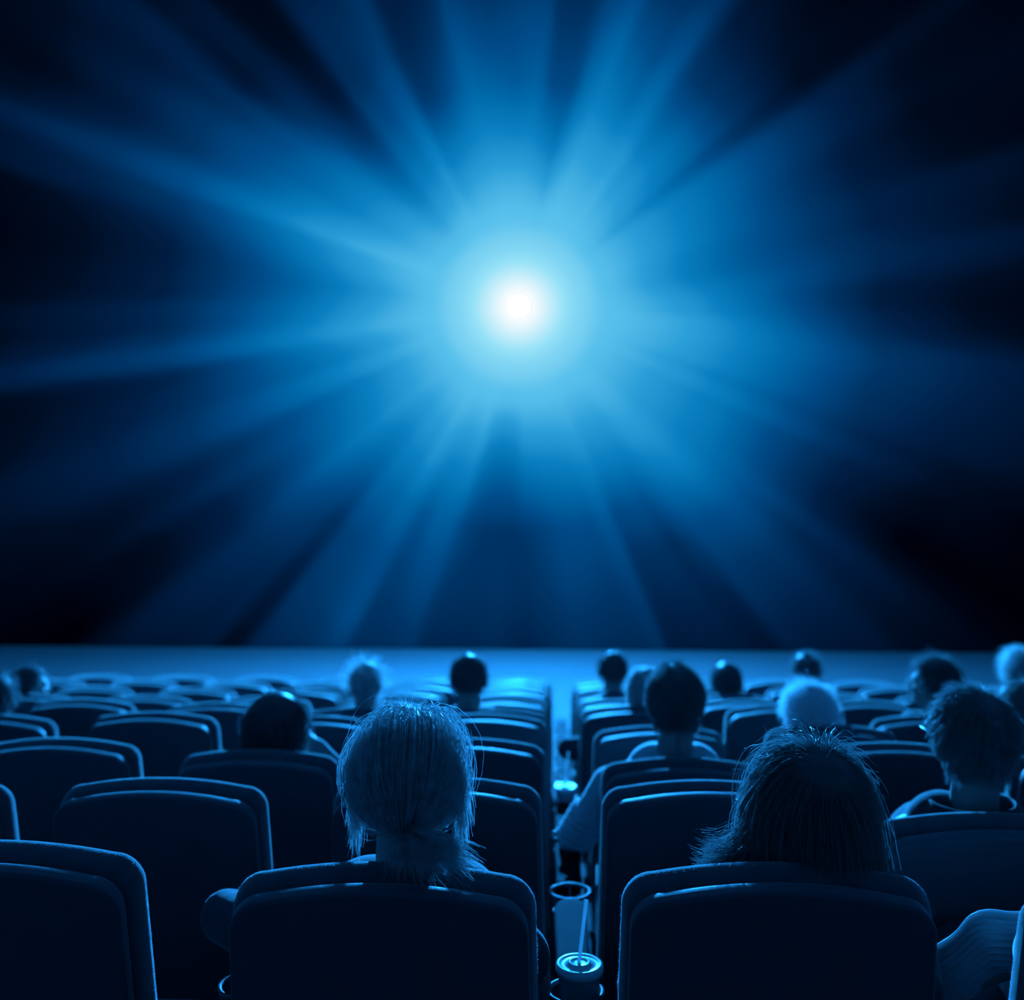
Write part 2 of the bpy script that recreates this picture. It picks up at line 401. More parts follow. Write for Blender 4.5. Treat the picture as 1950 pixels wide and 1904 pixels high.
def seat_meshes():
    ms={}
    Hf=1.0/math.cos(RECL)*1.0
    Hc=.42+.58/math.cos(RECL)-.017
    # front upholstered cushion
    P=outline(.25,Hc,.36,crown=.020,rc=.052,taper=.012)
    v,f=slab(P,.036,.118,.052,.024,nf=7,bulge=.0,ir=.036,side=.4)
    ms['back_cushion']=(lean(v),f,M['velvet'])
    P2=outline(.240,Hc+.004,.30,crown=.020,rc=.055,taper=.012)
    v,f=slab(P2,.0,.040,.008,.014,bulge=.006)
    ms['back_shell']=(lean(v),f,M['shell'])
    # seat pan
    hw,d0,d1=.245,.22,.70
    P3=[( hw, -.0)]
    pan=[]
    v,f=[],[]
    o=[(hw-.03,d0),(hw,d0+.04),(hw,d1-.08),(hw-.06,d1)]
    pts=[(hw-.03,d0),(hw,d0+.04),(hw,d1-.08),(hw-.02,d1-.03),(hw-.08,d1)]
    pts=pts+[(-x,y) for x,y in pts[::-1]]
    v,f=slab(pts,.36,.46,.02,.03,bulge=.008)
    ms['seat_cushion']=([(x,z,y) for (x,y,z) in v],[q[::-1] for q in f],M['velvet'])
    mb=MB()
    mb.add(*box(-.20,.20,.26,.62,.33,.365)); mb.add(*box(-.2,.2,.20,.26,.30,.40))
    ms['seat_frame']=(mb.v,mb.f,M['steel'])
    v,f=[],[]
    P4=[(.012,.0),(.022,.012),(.022,.32),(.035,.335)]
    P4=[(-.03,0),(.03,0),(.03,.012),(.014,.03),(.014,.31),(.03,.33),(-.03,.33),(-.014,.31),(-.014,.03),(-.03,.012)]
    v,f=slab(P4,.28,.42,.004,.004,nf=2)
    ms['leg']=(v,f,M['steel'])
    out={}
    for k,(v,f,m) in ms.items():
        me=bpy.data.meshes.new(k); me.from_pydata([tuple(a) for a in v],[],[tuple(q) for q in f]); me.update(); me.materials.append(m)
        if k not in('seat_frame','leg'): me.polygons.foreach_set('use_smooth',[True]*len(me.polygons))
        out[k]=me
    return out
SM=seat_meshes()
ORD=['first','second','third','fourth','fifth','sixth','seventh','eighth','ninth','tenth']
ROWN=['','nearest row','second row','third row','fourth row','fifth row','sixth row','seventh row','eighth row','farthest row']
# measured top heights in the photograph: (row, index) -> (dz, extra backward lean in degrees, dx, occupant words)
SEAT={(1,-2):(.004,0,-.013,''),(1,-1):(-.022,0,0,'woman with a ponytail'),(1,0):(-.014,0,.0,'woman with shaggy hair'),(1,1):(-.03,2,0,'person in a ribbed sleeve'),
 (2,-2):(.002,0,-.02,''),(2,-1):(.012,0,0,''),(2,0):(.012,0,0,''),(2,1):(-.03,6,-.01,'man in a dark jacket'),
 (3,-3):(.012,0,0,''),(3,-2):(-.0,4,0,'person with round dark hair'),(3,-1):(.024,0,0,''),(3,0):(-.012,4,.03,'man with short hair'),(3,1):(.025,0,.03,''),
 (4,-4):(.02,0,0,'head at the left edge'),(4,-3):(.035,0,0,''),(4,-2):(.025,0,0,''),(4,-1):(.04,0,0,''),(4,0):(.0,0,.035,''),(4,1):(.02,3,.045,'white-haired person'),(4,2):(.02,2,.06,'half hidden person'),
 (5,-4):(.03,0,0,''),(5,-3):(.02,0,0,''),(5,-2):(.01,3,0,'person with fluffy hair'),(5,-1):(.01,3,0,'man with cropped hair'),(5,0):(.02,0,0,'pale-haired person'),(5,1):(.03,0,.02,''),(5,2):(.0,3,.03,'person turned left'),
 (6,-5):(.0,0,0,'profile head'),(7,0):(0,2,0,'oval-headed person'),(7,1):(0,2,.02,'low-sitting person'),(8,2):(0,2,.02,'dark peaked head'),(7,4):(0,2,-.05,'person at the right edge')}
def seat_label(n,i,occ):
    side='left' if i<0 else 'right'; k=(-i if i<0 else i+1)
    pos=f'{ORD[k-1]} {side} of the cup-holder gap'
    rn=ROWN[n]
    if occ: return f'dark padded cinema chair in the {rn}, {pos}, occupied'
    return f'empty dark padded cinema chair in the {rn}, {pos}'
SEATS={}
for n in range(1,NR+1):
    y=row_y(n); zf=row_floor(n)
    xl=hall(-60,1300,y).x-PITCH*.5; xr=hall(2010,1300,y).x+PITCH*.5
    i0=math.ceil((xl-X0)/PITCH-.5); i1=math.floor((xr-X0)/PITCH-.5)
    for i in range(i0,i1+1):
        k=(-i if i<0 else i+1)
        if k>10: continue
        dz,extra,dx,occ=SEAT.get((n,i),(random.uniform(-.004,.008),0,0,''))
        t=thing('cinema_chair',seat_label(n,i,occ),'seat',(row_x(i)+dx,y,zf),0,f'seats in the {ROWN[n]}')
        for k2,me in SM.items():
            o=link_mesh(k2,me,t)
            if k2=='leg':
                o.location.x=-.17; o=link_mesh(k2,me,t); o.location.x=.17
            if k2 in('back_cushion','back_shell'):
                a=math.radians(extra+random.uniform(-.4,.4))
                # lean further about the hinge (0,.18,.42)
                py,pz=.17,.42
                o.rotation_euler=(a,0,0)
                o.location=(0, py-(py*math.cos(a)-pz*math.sin(a)), pz-(py*math.sin(a)+pz*math.cos(a))+dz)
        SEATS[(n,i)]=t

# ------------------------------------------------------------------ armrests with cup rings
def arm_meshes():
    out={}
    mb=MB()
    pts=[(.038,-.02),(.042,.02),(.042,.33),(.036,.355),(.022,.372)]
    pts=pts+[(-x,y) for x,y in pts[::-1]]
    v,f=slab(pts,.572,.605,.008,.014,bulge=0)
    out['arm_pad']=([(x,z+.03,y) for (x,y,z) in v],[q[::-1] for q in f],M['plastic'])
    mb=MB(); mb.torus((0,.45,(.601)),.0525,.0048); mb.torus((0,.45,.551),.044,.003,n=32,m=6)
    for k in range(3):
        a=math.pi/2+2*math.pi*k/3
        mb.tube([(.0525*math.cos(a),.45+.0525*math.sin(a),(.601)),(.044*math.cos(a),.45+.044*math.sin(a),.551),(.03*math.cos(a),.45+.03*math.sin(a),.517)],.0028,6)
    mb.torus((0,.45,.517),.03,.003,n=24,m=6)
    out['cup_ring']=(mb.v,mb.f,M['ring'])
    mb=MB(); mb.add(*box(-.022,.022,.16,.24,0,.573)); mb.add(*box(-.03,.03,.10,.36,.53,.573)); mb.add(*box(-.045,.045,.12,.3,0,.012))
    out['arm_post']=(mb.v,mb.f,M['steel'])
    r={}
    for k,(v,f,m) in out.items():
        me=bpy.data.meshes.new(k); me.from_pydata([tuple(a) for a in v],[],[tuple(q) for q in f]); me.update(); me.materials.append(m)
        if k!='arm_post': me.polygons.foreach_set('use_smooth',[True]*len(me.polygons))
        r[k]=me
    return r
AM=arm_meshes()
for (n,i),t in SEATS.items():
    if (n,i+1) not in SEATS: continue
    p=link_mesh('armrest',AM['arm_pad'],t); p.location.x=X0+(i+1)*PITCH-t.location.x
    link_mesh('cup_ring',AM['cup_ring'],p); link_mesh('arm_post',AM['arm_post'],p)

# ------------------------------------------------------------------ cups
def cup(n, label, s=1.0, strawdir=(.010,.03), length=.13, off=(0,0)):
    t=thing('drink_cup',label,'cup',(X0+off[0],row_y(n)+.45+off[1],row_floor(n)+.531),0,'lidded drink cups in the cup rings')
    mb=MB(); mb.lathe([(.0285,.0),(.030,.001),(.0425,.112),(.0435,.115),(.0435,.118),(.040,.118)],sides=40); mb.build('paper_cup',M['paper'],t)
    mb=MB(); mb.lathe([(.0445,.108),(.0465,.110),(.0468,.118),(.0455,.124),(.0425,.1262),(.039,.1255),(.036,.1245),(.032,.1242),(.022,.1262),(.0205,.1285),(.0185,.1290),(.016,.1285),(.0145,.1272),(.008,.1272),(.004,.1272)],sides=48)
    mb.build('lid',M['lid'],t)
    a=Vector((strawdir[0]*-.3,strawdir[1]*-.3,.10)); b=Vector((strawdir[0],strawdir[1],.122+length))
    mb=MB(); mb.tube([a,b],.0036,14); mb.build('straw',M['straw'],t)
cup(1,'lidded paper drink cup with a straw in the nearest cup ring',off=(.008,0),strawdir=(.014,.02),length=.118)
cup(4,'small bright-lidded drink cup with a straw, behind the creased sleeve',off=(.0,0),strawdir=(.012,.0),length=.14)
#PEOPLE
# ------------------------------------------------------------------ people
def ell(c, r, R=None, nu=16, nv=10):
    v=[];f=[]
    for i in range(nv+1):
        th=math.pi*i/nv
        for j in range(nu):
            ph=2*math.pi*j/nu
            p=Vector((r[0]*math.sin(th)*math.cos(ph), r[1]*math.sin(th)*math.sin(ph), r[2]*math.cos(th)))
            if R is not None: p=R@p
            v.append(Vector(c)+p)
    for i in range(nv):
        for j in range(nu):
            j2=(j+1)%nu
            if i==0: f.append((j,nu+j,nu+j2))
            elif i==nv-1: f.append((i*nu+j,(i+1)*nu+j,i*nu+j2))
            else: f.append((i*nu+j,(i+1)*nu+j,(i+1)*nu+j2,i*nu+j2))
    return v,f
class Blob:
    def __init__(s): s.mb=MB()
    def e(s,c,r,R=None): v,f=ell(c,r,R); s.mb.add(v,f); return s
    def cap(s,a,b,ra,rb,n=12):
        s.e(a,(ra,)*3); s.e(b,(rb,)*3); s.mb.tube([a,b],[ra,rb],n); return s
    def chain(s,pts,rs):
        for i in range(len(pts)-1): s.cap(pts[i],pts[i+1],rs[i],rs[i+1])
        return s
    def fuse(s,name,material,parent,voxel,smooth=4):
        me=bpy.data.meshes.new('tmp'); me.from_pydata([tuple(v) for v in s.mb.v],[],s.mb.f); me.update()
        o=bpy.data.objects.new('tmp',me); C.objects.link(o)
        r=o.modifiers.new('r','REMESH'); r.mode='VOXEL'; r.voxel_size=voxel; r.use_smooth_shade=True
        k=o.modifiers.new('s','SMOOTH'); k.factor=.5; k.iterations=smooth
        dg=bpy.context.evaluated_depsgraph_get()
        m2=bpy.data.meshes.new_from_object(o.evaluated_get(dg)); bpy.data.objects.remove(o); bpy.data.meshes.remove(me)
        m2.name=name; m2.materials.clear(); m2.materials.append(material)
        m2.polygons.foreach_set('use_smooth',[True]*len(m2.polygons))
        q=bpy.data.objects.new(name,m2); C.objects.link(q); q.parent=parent; return q

def strand_mesh(P, r0, r1):
    """P: N x K x 3 -> vertices, quads of hair-thin tapering strips"""
    N,K,_=P.shape
    T=np.gradient(P,axis=1); T/=np.linalg.norm(T,axis=2,keepdims=True)+1e-9
    ref=nrm(rng.normal(size=(N,1,3)))+np.zeros((N,K,3)); A=np.cross(T,ref); A/=np.linalg.norm(A,axis=2,keepdims=True)+1e-9
    rad=(r0+(r1-r0)*np.linspace(0,1,K))[None,:,None]*1.35
    V=np.stack([P-A*rad,P+A*rad],2).reshape(-1,3)
    base=((np.arange(N)[:,None]*K+np.arange(K-1)[None,:])*2).reshape(-1)
    return V,np.stack([base,base+1,base+3,base+2],-1)
def np_mesh(name, V, Q, material, parent=None):
    me=bpy.data.meshes.new(name); me.vertices.add(len(V)); me.vertices.foreach_set('co',np.asarray(V,np.float32).ravel())
    n=len(Q); me.loops.add(n*4); me.loops.foreach_set('vertex_index',np.asarray(Q,np.int32).ravel())
    me.polygons.add(n); me.polygons.foreach_set('loop_start',np.arange(0,n*4,4,dtype=np.int32))
    me.update(calc_edges=True); me.polygons.foreach_set('use_smooth',np.ones(n,bool)); me.materials.append(material)
    o=bpy.data.objects.new(name,me); C.objects.link(o)
    if parent: o.parent=parent
    return o

EC=np.array([0,-.012,.022]); ER=np.array([.079,.098,.090])
def nrm(a): return a/(np.linalg.norm(a,axis=-1,keepdims=True)+1e-9)
def roots(n, low=-.72):
    d=nrm(rng.normal(size=(n*4,3)))
    ok=(d[:,2]>low)&~((d[:,1]>.30)&(d[:,2]<.42+ .25*(1-np.abs(d[:,0]))-.1))&~((d[:,1]>-.15)&(d[:,2]<-.15))
    return d[ok][:n]
def groom(d, K, length, lift, grav=.35, noise=.15, crown=(0,-.45,.89), flick=None, clump=0, curl=0., out_=.5):
    """strands that leave the crown, lie over the skull and then hang"""
    N=len(d); crown=nrm(np.array(crown,float))
    if clump:
        cen=roots(clump); idx=np.argmax(d@cen.T,1); cn=rng.normal(size=(len(cen),3))*.6
        cl=cn[idx]; lf=(1+.35*rng.normal(size=len(cen)))[idx]
    else: cl=np.zeros((N,3)); lf=np.ones(N)
    lift=np.abs(lift*lf*(1+.25*rng.normal(size=N)))
    L=length*(.75+.35*rng.random(N)); ds=(L/(K-1))[:,None]
    p=EC+ER*d*1.0
    away=nrm(d-crown); away=away-(away*d).sum(1,keepdims=True)*d
    v=nrm(away+cl*.25+rng.normal(size=(N,3))*noise+d*out_)
    out=[p.copy()]; g=np.array([0,0,-1.])
    for k in range(1,K):
        t=k/(K-1)
        gg=g+(np.array(flick)*t if flick is not None else 0)
        v=nrm(v*(1-grav)+grav*gg+rng.normal(size=(N,3))*noise*.35+rng.normal(size=(N,3))*curl)
        p=p+v*ds
        e=(p-EC)/ER; l=np.linalg.norm(e,axis=1,keepdims=True); mn=1+(lift[:,None]/.088)*min(1,t*3)
        inside=l<mn
        # keep the lower back free for the neck
        q=EC+ER*e/l*mn; neck=(p[:,2:3]<-.05)
        r2=np.sqrt((p[:,0:1]/.07)**2+((p[:,1:2]+.02)/.075)**2)
        p=np.where(inside&~neck,q,p)
        pn=p.copy(); pn[:,0:1]=p[:,0:1]/np.maximum(r2,1e-3)*1.0; pn[:,1:2]=(p[:,1:2]+.02)/np.maximum(r2,1e-3)-.02
        p=np.where(neck&(r2<1),pn,p)
        v=np.where(inside&~neck, nrm(p-out[-1]), v)
        out.append(p.copy())
    return np.stack(out,1)
def cap_mesh(h=.006, low=-.62):
    """thin closed hair cap that follows the skull"""
    nu,nv=40,26; V=[];Q=[];idx={}
    for i in range(nv+1):
        th=math.pi*(i/nv)*.80
        for j in range(nu):
            ph=2*math.pi*j/nu; d=np.array([math.sin(th)*math.cos(ph),math.sin(th)*math.sin(ph),math.cos(th)])
            zmin = low if d[1]<-.15 else (.0 if d[1]<.35 else .50)
            k=1.0
            V.append(EC+ER*d*(1+h/.088*(1 if d[2]>zmin else -1.5)))
    for i in range(nv):
        for j in range(nu): Q.append((i*nu+j,(i+1)*nu+j,(i+1)*nu+(j+1)%nu,i*nu+(j+1)%nu))
    return np.array(V),np.array(Q)
def hair(parent, HM, material, strands, r0=.0004, r1=.00015, capped=True, name='hair', hcap=.006, low=-.62):
    Vs=[];Qs=[];n=0
    if capped:
        V,Q=cap_mesh(hcap,low); Vs.append(V);Qs.append(Q);n+=len(V)
    for P in strands:
        face=((P[:,:,1]>.045)&(np.abs(P[:,:,0])<.062)&(P[:,:,2]<.050)).any(1); P=P[~face]   # nothing hangs over the face
        V,Q=strand_mesh(P,r0,r1); Vs.append(V);Qs.append(Q+n);n+=len(V)
    V=np.concatenate(Vs);Q=np.concatenate(Qs)
    A=np.array(HM); V=V@A[:3,:3].T+A[:3,3]
    return np_mesh(name,V,Q,material,parent)

def head_parts(b, HM, scale=1.0):
    R=HM.to_3x3()
    def P(x,y,z): return HM@Vector((x,y,z))
    b.e(P(0,-.012,.022),(.076,.094,.086),R); b.e(P(0,.022,-.035),(.060,.066,.070),R)
    b.e(P(0,.045,-.07),(.045,.042,.040),R); b.e(P(0,.072,-.098),(.022,.020,.018),R)
    b.cap(P(0,.088,.002),P(0,.110,-.034),.009*1,.0125); b.e(P(0,.100,-.042),(.017,.012,.009),R)
    b.e(P(-.028,.078,.020),(.028,.014,.009),R); b.e(P(.028,.078,.020),(.028,.014,.009),R)
    b.e(P(-.040,.060,-.028),(.022,.022,.020),R); b.e(P(.040,.060,-.028),(.022,.022,.020),R)
    b.cap(P(-.020,.086,-.066),P(.020,.086,-.066),.0065,.0065); b.cap(P(-.015,.086,-.077),P(.015,.086,-.077),.0065,.0065)
    for s in (-1,1):
        E=R@Matrix.Rotation(s*-.35,3,'Z')@Matrix.Rotation(.12,3,'X')
        b.e(P(s*.081,-.004,-.012),(.009,.020,.032),E); b.e(P(s*.079,.004,-.038),(.008,.011,.013),E)
        b.cap(P(s*.084,-.014,.012),P(s*.084,-.018,-.016),.006,.005)
def hand(b, wrist, d, up, s=1.0):
    """palm with four bent fingers and a thumb; d = pointing direction, up = back of the hand"""
    d=d.normalized(); up=(up-d*up.dot(d)).normalized(); side=d.cross(up)
    R=Matrix((side,d,up)).transposed()
    c=wrist+d*.05; b.e(c,(.040,.052,.015),R); b.cap(wrist-d*.01,wrist+d*.02,.026,.026)
    for k,(o,l) in enumerate(((-.029,.062),(-.010,.074),(.010,.070),(.028,.054))):
        a=c+d*.040+side*o; m=a+d*l*.5+up*.004; e=m+d*l*.32-up*l*.22; g=e+d*l*.08-up*l*.25
        b.chain([a,m,e,g],[.0088,.0082,.0075,.0065])
    a=c-d*.012-side*.034*s; m=a-side*.022*s+d*.026-up*.006; e=m+d*.028-side*.002*s-up*.008
    b.chain([a,m,e],[.0105,.0095,.008])

def person(label, n, i, px, py, yaw=0, tilt=0, roll=0, hy=.21, group=None, hs=1.0, vox=.011, top='shirt', topmat='shirt', seatdx=0, noarm=None,
           hairmat='dark', style='short', shz=-.10, elbows=(None,None), hands=(None,None), sh=.185, glasses=False, hairkw=None, collar=False):
    ry=row_y(n); rf=row_floor(n); T=thing('person',label,'person',(row_x(i)+seatdx,ry,rf),0,group)
    W=hall(px,py,ry+hy); loc=Vector((W.x-row_x(i)-seatdx, hy, W.z-rf))      # head top, local
    Rm=Matrix.Rotation(math.radians(yaw),3,'Z')@Matrix.Rotation(math.radians(tilt),3,'X')@Matrix.Rotation(math.radians(roll),3,'Y')
    HM=Matrix.Translation(loc-Vector((0,0,.117*hs)))@Rm.to_4x4()@Matrix.Scale(hs,4)
    hc=HM.translation
    neck=hc+Vector((0,-.005,-.175*hs))
    pel=Vector((neck.x*.3,.43,.565))
    L=lambda t,dy=0: pel.lerp(neck,t)+Vector((0,dy,0))
    belly=L(.35,.0); chest=L(.68,.015); upc=L(.88 if shz>-.12 else .76,.01)
    SH=[]; EL=[]; WR=[]
    for k,s in enumerate((-1,1)):
        S=neck+Vector((s*sh,.03,shz)); SH.append(S)
        e=elbows[k]
        e=Vector(e) if e is not None else Vector((pel.x+s*.215,.34,.665))
        EL.append(e)
        h=hands[k]; h=Vector(h) if h is not None else Vector((pel.x+s*.13,.60,.655)); WR.append(h)
    hip=[pel+Vector((s*.09,0,-.01)) for s in (-1,1)]; knee=[Vector((pel.x+s*.12,.80,.53)) for s in (-1,1)]
    ank=[Vector((pel.x+s*.11,.60,.10)) for s in (-1,1)]
    b=Blob(); head_parts(b,HM,hs)
    b.cap(HM@Vector((0,-.025,-.055)),neck+Vector((0,0,-.01)),.054*hs,.060)
    b.chain([pel,belly,chest,upc],[.10,.095,.10,.085])
    for k,s in enumerate((-1,1)):
        b.chain([upc+Vector((s*.05,0,.0)),SH[k]],[.07,.052]); b.chain([SH[k],EL[k],WR[k]],[.050,.038,.025] if noarm!=k else [.045,.03,.022])
        dirn=(WR[k]-EL[k]); hand(b,WR[k],dirn,Vector((0,0,1)),s)
        b.chain([hip[k],knee[k],ank[k]],[.085,.055,.038]); b.cap(ank[k],ank[k]+Vector((0,.10,-.06)),.035,.028)
    b.fuse('body',M['skin'],T,vox,3)
    # clothes
    c=Blob(); g=.012
    for s in (-1,0,1):
        c.chain([pel+Vector((s*.06,0,.02)),belly+Vector((s*.06,0,0)),chest+Vector((s*.07,0,0)),upc+Vector((s*.06,0,-.01))],[.105+g,.098+g,.103+g,.085+g])
        if s==0: continue
        k=0 if s<0 else 1
        c.chain([neck+Vector((s*.03,0,-.045 if shz>-.12 else -.085)),SH[k]],[.056,.054+g])
        if noarm==k: c.chain([SH[k],EL[k]],[.052+g,.042+g])
        else: c.chain([SH[k],EL[k],WR[k]],[.052+g,.042+g,.029+g*.6])
    c.chain([neck+Vector((0,0,-.055)),neck+Vector((0,-.003,-.012))],[.075,.066])
    c.fuse(top,M[topmat],T,max(vox,.009),3)
    c=Blob(); c.cap(hip[0],hip[1],.108,.108)
    for k in range(2): c.chain([hip[k],knee[k],ank[k]],[.1,.072,.058])
    c.fuse('trousers',M['trousers'],T,.014,3)
    for k in range(2):
        c=Blob(); a=ank[k]; c.e(a+Vector((0,-.005,-.05)),(.042,.055,.045)); c.e(a+Vector((0,.09,-.065)),(.045,.085,.032)); c.fuse('shoe',M['jacket'],T,.012,2)
        s=-1 if k==0 else 1
        e=HM@Vector((s*.031,.0705,.0)); v,f=ell(e,(.0125,)*3,None,12,8); eo=mesh_obj('eye',v,f,M['eye'],T)
        e=HM@Vector((s*.031,.0795,.0)); v,f=ell(e,(.0050,)*3,None,10,6); mesh_obj('pupil',v,f,M['band'],eo)
    if collar:
        c=MB(); v=[];f=[]; nn=40
        for r_,z_ in ((.068,-.02),(.078,.0),(.088,.036),(.093,.036),(.092,.0),(.088,-.03)):
            for q in range(nn):
                a=2*math.pi*q/nn; lift=1-.35*max(0,math.sin(a))
                v.append(neck+Vector((r_*1.12*math.cos(a),r_*math.sin(a)+.0,z_*lift)))
        for r_ in range(5):
            for q in range(nn): f.append((r_*nn+q,r_*nn+(q+1)%nn,(r_+1)*nn+(q+1)%nn,(r_+1)*nn+q))
        c.add(v,f); c.build('collar',M[topmat],T)
    if glasses:
        mb=MB()
        for s in (-1,1):
            pts=[HM@Vector((s*.034+.025*math.cos(a),.102,.004+.019*math.sin(a))) for a in np.linspace(0,2*math.pi,17)]
            mb.tube(pts,.0016,6)
            mb.tube([HM@Vector((s*.059,.102,.012)),HM@Vector((s*.080,.085,.012)),HM@Vector((s*.087,.0,.012)),HM@Vector((s*.082,-.02,-.004))],.0022,6)
        mb.tube([HM@Vector((-.009,.104,.006)),HM@Vector((.009,.104,.006))],.0016,6)
        mb.build('glasses',M['frame'],T)
    kw=dict(hairkw or {})
    if style=='short':
        d=roots(kw.get('n',1800)); st=[groom(d,6,kw.get('len',.045),kw.get('lift',.010),grav=.12,noise=kw.get('noise',.14),clump=kw.get('clump',60),out_=.15)]
        hair(T,HM,M[hairmat],st,kw.get('r',.0006),.0002,hcap=.005)
    elif style=='fluffy':
        d=roots(kw.get('n',3500),-.8); st=[groom(d,9,kw.get('len',.09),kw.get('lift',.03),grav=.12,noise=.4,clump=80,curl=.35)]
        hair(T,HM,M[hairmat],st,.0006,.0003,hcap=.012,low=-.8)
    elif style=='bob':
        d=roots(kw.get('n',3000),-.8); st=[groom(d,12,kw.get('len',.20),kw.get('lift',.016),grav=.3,noise=.12,clump=60,flick=kw.get('flick'))]
        hair(T,HM,M[hairmat],st,.0006,.0003,hcap=.01,low=-.85)
    return T,HM,neck

def lerp_hand(n,i,px,py,dy,seatdx=0):
    p=hall(px,py,row_y(n)+dy); return (p.x-row_x(i)-seatdx,dy,p.z-row_floor(n))

# the woman with the ponytail
T,HM,neck=person('woman seen from behind with blond hair tied in a low ponytail hanging over the chair',1,-1,778,1368,tilt=-4,style='none',hy=.22,vox=.007,hs=.96,shz=-.15,
    topmat='jacket',elbows=(lerp_hand(1,-1,432,1745,.52),None),hands=((-.22,.72,.62),None))
tie=np.array([.006,-.104,-.092])
def pony(d,K=13,lift=.012,noise=.0035):
    N=len(d); q=nrm((tie-EC)/ER); out=[]
    om=np.arccos(np.clip(d@q,-1,1))[:,None]; so=np.sin(om)+1e-6
    lf=np.abs(lift*(1+.45*rng.normal(size=N)))[:,None]
    cn=rng.normal(size=(90,3))*noise; cl=cn[np.argmax(d@roots(90).T[:, :90],1)%90]
    jit=rng.normal(size=(N,3))*.0012
    for k in range(K):
        t=k/(K-1)
        dd=(np.sin((1-t)*om)*d+np.sin(t*om)*q)/so
        p=EC+ER*dd*(1+lf/.088*(math.sin(math.pi*min(t*1.15,1))**.6+.12+.55*np.clip(dd[:,2:3],0,1)*(1-t)))
        p=p+(cl*1.0+jit)*math.sin(math.pi*t)
        p=p*(1-t**6)+(tie+rng.normal(size=(N,3))*.007)*t**6 if k==K-1 else p
        out.append(p)
    return np.stack(out,1)
d=roots(5500,-.55); st=[pony(d,lift=.010)]
d2=roots(3800,-.3); st.append(pony(d2,lift=.022,noise=.004))
# ponytail spreading to the right over the back of the chair
N=2000; K=10; t=np.linspace(0,1,K)[None,:,None]
sx=rng.beta(2.2,2.0,size=N)*.165-.040
sx=sx+.012; end=np.stack([sx, -.05-.055*rng.random(N), .022-.034*rng.random(N)],1)
a0=tie+rng.normal(size=(N,3))*.008
mid=a0+end*.45+np.array([0,-.008,.034])+rng.normal(size=(N,3))*.006
b0=a0+end+rng.normal(size=(N,3))*.006
st.append((1-t)**2*a0[:,None]+2*t*(1-t)*mid[:,None]+t**2*b0[:,None])
# loose locks at the temples
for s,n_ in ((-1,330),(1,270)):
    cen=[(s*.82,.30,.35),(s*.9,.15,.1),(s*.93,.0,.0)]
    for cc,fx in zip(cen,(.10,.05,.02)):
        dd=nrm(np.array(cc)+rng.normal(size=(n_//3,3))*.12)
        P=groom(dd,12,.14,.020,grav=.36,noise=.16,flick=(s*fx*2.2,-.1,0)); st.append(P)
# fly-away hairs on the crown
dd=roots(45,.3); st.append(groom(dd,10,.055,.022,grav=.05,noise=.5,out_=.3))
hair(T,HM,M['blond'],st,.00042,.00018,hcap=.004,low=-.55)
mb=MB(); mb.torus((0,0,0),.013,.006,24,8)
Rt=Matrix.Rotation(math.radians(60),4,'X'); bo=mb.build('hair_tie',M['band'],T)
bo.matrix_local=HM@Matrix.Translation(Vector(tie))@Rt

# the woman with shaggy hair
T,HM,neck=person('woman with shaggy shoulder-length dark hair seen from behind, glasses edge at her left',1,0,1530,1418,yaw=28,tilt=-3,style='none',hy=.22,vox=.007,topmat='jacket',
    glasses=True,shz=-.15,elbows=(None,lerp_hand(1,0,1725,1772,.42)),hands=(None,(.20,.62,.64)))
d=roots(8000,-.75)
dc=nrm(np.array([-.15,-.62,.75])+rng.normal(size=(1500,3))*.28)
st=[groom(dc,12,.12,.010,grav=.14,noise=.12,out_=.2,clump=110,crown=(-.15,-.62,.75)),groom(d,14,.24,.018,grav=.34,noise=.13,out_=.3,clump=110,crown=(-.15,-.62,.75),flick=(-.0,-.1,0))]
dl=nrm(np.array([-.85,-.25,.1])+rng.normal(size=(1500,3))*.22)
N=1100; K=14; t=np.linspace(0,1,K)[None,:,None]
u=rng.random(N)
A0=np.stack([-.080-.012*rng.random(N), -.01+.03*rng.normal(size=N), .035-.10*u],1)
cl_=rng.normal(size=(40,3))*.009; cl_=cl_[(u*39.99).astype(int)]
E0=np.stack([-.135-.06*u**.5*(.6+.4*rng.random(N)), -.04+.02*rng.normal(size=N), -.035-.085*rng.random(N)-.02*u],1)+cl_
M0=A0*.35+E0*.65+np.stack([.022+0*u,0*u,-.012+0*u],1)+cl_*.6
Wd=(1-t)**2*A0[:,None]+2*t*(1-t)*M0[:,None]+t**2*E0[:,None]+rng.normal(size=(N,1,3))*.002*t
Wd[:,:,2]+=.012*np.clip(t[:,:,0]-.8,0,1)*5*rng.random((N,1))
Ri=np.array(HM.to_3x3().inverted()); st.append(Wd@Ri.T)
st.append(groom(roots(80,.2),10,.055,.020,grav=.05,noise=.5,out_=.3))
hair(T,HM,M['brown'],st,.00042,.0002,hcap=.012,low=-.9)

# the man in the jacket, right
T,HM,neck=person('man in a dark collared jacket with short hair and glasses at the right edge',2,1,1850,1312,yaw=14,style='none',hy=.23,vox=.007,topmat='jacket',top='jacket',
    glasses=True,sh=.215,collar=True,hs=1.06,seatdx=-.01)
hair(T,HM,M['grey'],[groom(roots(7500,-.85),8,.050,.007,grav=.10,noise=.08,out_=.12,clump=150,crown=(.1,-.5,.86)),groom(roots(80,.3),7,.022,.012,grav=.02,noise=.4)],.0005,.0002,hcap=.005,low=-.85)

